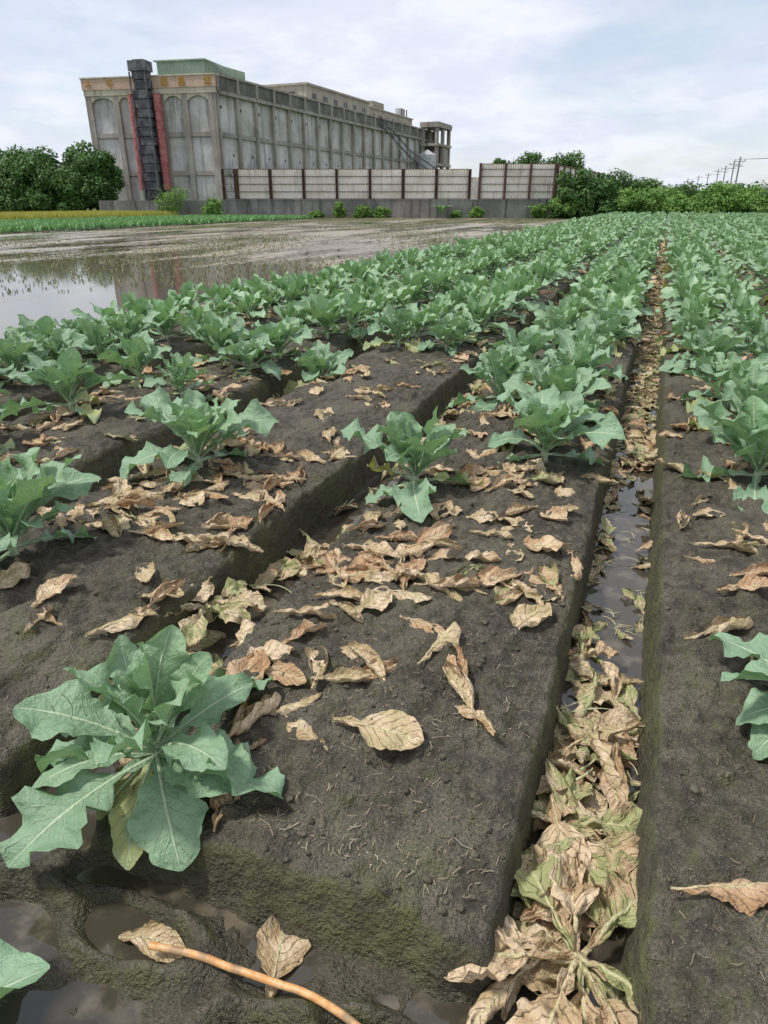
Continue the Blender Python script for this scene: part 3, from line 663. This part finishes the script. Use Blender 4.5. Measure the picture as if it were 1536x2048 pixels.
def tree(name,x,y,h,wid,n=7000,seed=0,mat=None,size=.22,trunk=True,low=.12):
    r=random.Random(seed); p=empty(name,(x,y,0)); bl=[]
    for i in range(26):
        a=r.uniform(0,6.28); q=r.random()**.5*wid*.5*.78; zz=r.uniform(low,.86)
        sh=math.sin(min(1,(1.05-zz)*1.5+.15)*math.pi/2); br=wid*r.uniform(.10,.20)
        bl.append((math.cos(a)*q*sh,math.sin(a)*q*sh,zz*h,min(br,h*.3)))
    bl.append((0,0,h*.6,min(wid*.25,h*.4))); bl.append((0,0,h*.35,min(wid*.28,h*.4)))
    V,F,t=foliage(bl,n,size,seed); k=V[:,2].max()/h; V[:,2]/=k
    mkobj("crown",mkmesh("crown",V,F,mat or FOLD,attr={'tone':t},smooth=False),p)
    if trunk:
        a=Acc(); tv,tf=tube([(0,0,-.1),(.05,0,h*.25),(0,.1,h*.6)],[h*.03,h*.022,h*.008],8); a.add(tv,tf)
        for i in range(6):
            b=bl[i]; tv,tf=tube([(0.02,0,h*.2),(b[0]*.5,b[1]*.5,(h*.2+b[2])*.5),(b[0],b[1],b[2])],[h*.012,h*.008,h*.003],6); a.add(tv,tf)
        mkobj("trunk_and_limbs",a.mesh("trunk",BARK,uv=False),p)
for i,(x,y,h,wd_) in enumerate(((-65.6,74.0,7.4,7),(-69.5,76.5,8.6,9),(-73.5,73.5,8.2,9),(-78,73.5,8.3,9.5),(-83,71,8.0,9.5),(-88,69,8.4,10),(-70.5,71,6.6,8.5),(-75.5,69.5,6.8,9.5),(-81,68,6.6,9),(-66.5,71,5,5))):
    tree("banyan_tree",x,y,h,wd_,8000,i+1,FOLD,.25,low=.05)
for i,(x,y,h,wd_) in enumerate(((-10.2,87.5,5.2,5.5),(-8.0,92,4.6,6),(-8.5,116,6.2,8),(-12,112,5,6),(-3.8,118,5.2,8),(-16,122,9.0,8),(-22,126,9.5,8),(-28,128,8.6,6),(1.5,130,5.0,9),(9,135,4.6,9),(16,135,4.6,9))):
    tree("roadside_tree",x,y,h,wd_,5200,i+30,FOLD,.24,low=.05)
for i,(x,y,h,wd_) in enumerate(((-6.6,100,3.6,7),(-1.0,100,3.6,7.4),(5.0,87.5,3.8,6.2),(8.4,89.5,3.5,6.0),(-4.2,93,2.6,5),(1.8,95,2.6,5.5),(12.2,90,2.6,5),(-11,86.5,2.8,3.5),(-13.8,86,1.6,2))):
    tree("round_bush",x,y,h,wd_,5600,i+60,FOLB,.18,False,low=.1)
for i,(x,y,h,wd_) in enumerate(((-53.0,71.6,3.5,5.0),(-48.9,73.4,2.3,3.0),(-33,80,1.5,2.5),(-35.5,79,1.8,1.8),(-31,80.8,1.3,2.5),(-20.5,84.4,1.3,2.2),(-23,84,.9,2.0),(-38,78,.9,2.))):
    tree("wall_shrub",x,y,h,wd_,1800,i+90,FOLB,.13,False,low=.1)
for i,(x,y,h) in enumerate(((-24.5,83.4,2.6),(-14.4,87.2,2.4))):
    a=Acc(); r=random.Random(i)
    for k in range(9):
        V,F,uv=leaf(h*.7,.5,k*2.4,1.2,-.4,5,10,ruf=.1,pet=.15,rib=.03,base=(0,0,.4),rs=k); a.add(V,F,uv,tone=r.random())
    mkobj("banana_plant",a.mesh("banana_plant",YOUNG),None,(x,y,0))
V,F,t=foliage([(x,170+8*math.sin(x),2.4,3.4) for x in np.arange(-20,75,2.6)],9000,.5,5); mkobj("distant_tree_line",mkmesh("distant_tree_line",V,F,FOLD,attr={'tone':t},smooth=False))
def blades(name,pts,h,n_each,mat,w=.02,spread=.1,lean=.4,seed=1):
    r=np.random.RandomState(seed); P=np.repeat(np.asarray(pts,float),n_each,0); n=len(P)
    P[:,:2]+=r.normal(size=(n,2))*spread; az=r.uniform(0,6.28,n); le=r.uniform(0,lean,n); hh=h*r.uniform(.6,1.15,n)
    dx=np.cos(az)[:,None]; dy=np.sin(az)[:,None]
    D=np.concatenate([dx*le[:,None],dy*le[:,None],np.ones((n,1))],1)*hh[:,None]
    S=np.concatenate([-dy,dx,0*dx],1)*w
    V=np.stack([P-S,P+S,P+D*.6+S*1.2,P+D],1).reshape(-1,3)
    mkobj(name,mkmesh(name,V,np.arange(n*4).reshape(-1,4),mat,attr={'tone':np.repeat(r.rand(n),4)},smooth=False))
r=np.random.RandomState(9)
n=16000; X=r.uniform(-63,-52,n); Y=r.uniform(24,71,n); blades("ripening_rice_field",np.c_[X,Y,np.full(n,.03)],.75,4,RICE,.035,.12,.4,2)
X=[];Y=[]
for xr in np.arange(-51,-36.5,.55):
    yy=np.arange(12,74,.42); X+=list(xr+r.normal(size=len(yy))*.05); Y+=list(yy)
blades("young_cabbage_field",np.c_[X,Y,np.full(len(X),.03)],.38,9,YOUNG,.06,.10,1.1,3)
X=[];Y=[]
for xr in np.arange(-35.5,-6.6,.42):
    yy=np.arange(7,82,.30); k=vn(np.full(len(yy),xr*.35),yy*.12,4)+.25*r.rand(len(yy))>.68+.12*(yy<14)
    X+=list(xr+r.normal(size=k.sum())*.06); Y+=list(yy[k])
blades("paddy_stubble",np.c_[X,Y,np.full(len(X),-.005)],.06,5,TUFT,.012,.05,1.4,4)
n=1500; Y=6+r.rand(n)**1.5*60; X=-6.25+r.normal(size=n)*.12; blades("paddy_edge_grass",np.c_[X,Y,np.full(n,-.02)],.22,5,TUFT,.006,.05,.8,6)
# ---------------- utility poles
PO=[]
for (x,y,h) in ((7.1,99.0,6.5),(8.0,121,7.1),(8.2,142,7.3),(8.2,163,7.6),(7.6,190,7.8),(6.5,220,8.2),(4.5,250,8.4)):
    p=empty("utility_pole",(x,y,0)); a=Bx(); tv,tf=tube([(0,0,0),(0,0,h)],[.11,.08],8); a.add(tv,tf)
    a.box((0,0),(1,0),(0,1),-.6,.6,-.03,.03,h-.5,h-.43); a.box((0,0),(1,0),(0,1),-.45,.45,-.03,.03,h-1.0,h-.93)
    a.box((0,0),(1,0),(0,1),-.58,-.53,-.03,.03,h-.43,h-.25); a.box((0,0),(1,0),(0,1),.53,.58,-.03,.03,h-.43,h-.25)
    a.obj("pole",POLE,p); PO.append((x,y,h))
a=Acc(); PO=[(16,60,6.3)]+PO
for k in range(len(PO)-1):
    for dx in (-.55,.55):
        p0=np.array([PO[k][0]+dx,PO[k][1],PO[k][2]-.25]); p1=np.array([PO[k+1][0]+dx,PO[k+1][1],PO[k+1][2]-.25])
        P=[p0+(p1-p0)*t-np.array([0,0,1.0])*.5*math.sin(math.pi*t) for t in np.linspace(0,1,9)]; tv,tf=tube(P,.015,4); a.add(tv,tf)
mkobj("power_lines",a.mesh("power_lines",DARKM,uv=False))
S=empty("white_shed"); a=Bx(); a.box((12.6,121),(1,0),(0,1),0,14,0,12,0,3.6); a.obj("walls",WHITE,S); a=Bx(); a.box((12.3,120.7),(1,0),(0,1),0,14.6,0,12.6,3.6,3.9); a.obj("roof",GALV,S)
# ---------------- world
wd_=bpy.data.worlds.new("World"); sc.world=wd_; wd_.use_nodes=True; t=wd_.node_tree; t.nodes.clear()
el=math.radians(60); sd=Vector((-.45,-.22,0)).normalized()*math.cos(el)+Vector((0,0,math.sin(el)))
N=t.nodes.new; Lk=t.links.new
out=N('ShaderNodeOutputWorld'); sky=N('ShaderNodeTexSky'); sky.sky_type='NISHITA'; sky.sun_disc=False; sky.sun_elevation=el; sky.sun_rotation=math.atan2(sd.x,sd.y)%(2*math.pi)
b1=N('ShaderNodeBackground'); Lk(sky.outputs[0],b1.inputs[0]); b1.inputs[1].default_value=.15
tc=N('ShaderNodeTexCoord'); sp=N('ShaderNodeSeparateXYZ'); Lk(tc.outputs['Generated'],sp.inputs[0])
ad=N('ShaderNodeMath'); ad.operation='ADD'; Lk(sp.outputs[2],ad.inputs[0]); ad.inputs[1].default_value=.22
ab=N('ShaderNodeMath'); ab.operation='MAXIMUM'; Lk(ad.outputs[0],ab.inputs[0]); ab.inputs[1].default_value=.1
dv=N('ShaderNodeVectorMath'); dv.operation='DIVIDE'; cb=N('ShaderNodeCombineXYZ')
for i in range(3): Lk(ab.outputs[0],cb.inputs[i])
Lk(tc.outputs['Generated'],dv.inputs[0]); Lk(cb.outputs[0],dv.inputs[1])
def nz(sc_,det,ro,dist=0):
    n=N('ShaderNodeTexNoise'); Lk(dv.outputs[0],n.inputs['Vector']); n.inputs['Scale'].default_value=sc_; n.inputs['Detail'].default_value=det; n.inputs['Roughness'].default_value=ro; n.inputs['Distortion'].default_value=dist; return n.outputs[0]
def mrr(v,a,b,c,d):
    m=N('ShaderNodeMapRange'); m.interpolation_type='SMOOTHSTEP'; Lk(v,m.inputs[0])
    for i,x in zip((1,2,3,4),(a,b,c,d)): m.inputs[i].default_value=x
    return m.outputs[0]
c1=nz(1.1,4,.55,.3); c2=nz(2.8,5,.6,.15)
mx=N('ShaderNodeMix'); mx.data_type='RGBA'; Lk(mrr(c2,.38,.62,0,1),mx.inputs[0]); mx.inputs[6].default_value=(.74,.785,.91,1); mx.inputs[7].default_value=(.87,.90,.97,1)
b2=N('ShaderNodeBackground'); Lk(mx.outputs[2],b2.inputs[0]); b2.inputs[1].default_value=1.06
ms=N('ShaderNodeMixShader'); Lk(mrr(c1,.36,.58,.55,1.0),ms.inputs[0]); Lk(b1.outputs[0],ms.inputs[1]); Lk(b2.outputs[0],ms.inputs[2]); Lk(ms.outputs[0],out.inputs[0])
ld=bpy.data.lights.new("sun",'SUN'); ld.energy=3.6; ld.angle=math.radians(7); ld.color=(1,.96,.9); lo=bpy.data.objects.new("sun",ld); COL.objects.link(lo)
lo.rotation_euler=sd.to_track_quat('Z','Y').to_euler(); lo.location=(-20,-10,40)
# ---------------- camera
cd=bpy.data.cameras.new("camera"); cam=bpy.data.objects.new("camera",cd); COL.objects.link(cam); sc.camera=cam
cd.sensor_fit='VERTICAL'; cd.sensor_height=36; cd.sensor_width=27; cd.lens=24.0; cd.clip_start=.05; cd.clip_end=5000
cam.location=(0,0,1.65); cam.rotation_euler=(math.radians(90-24.4),0,PS)
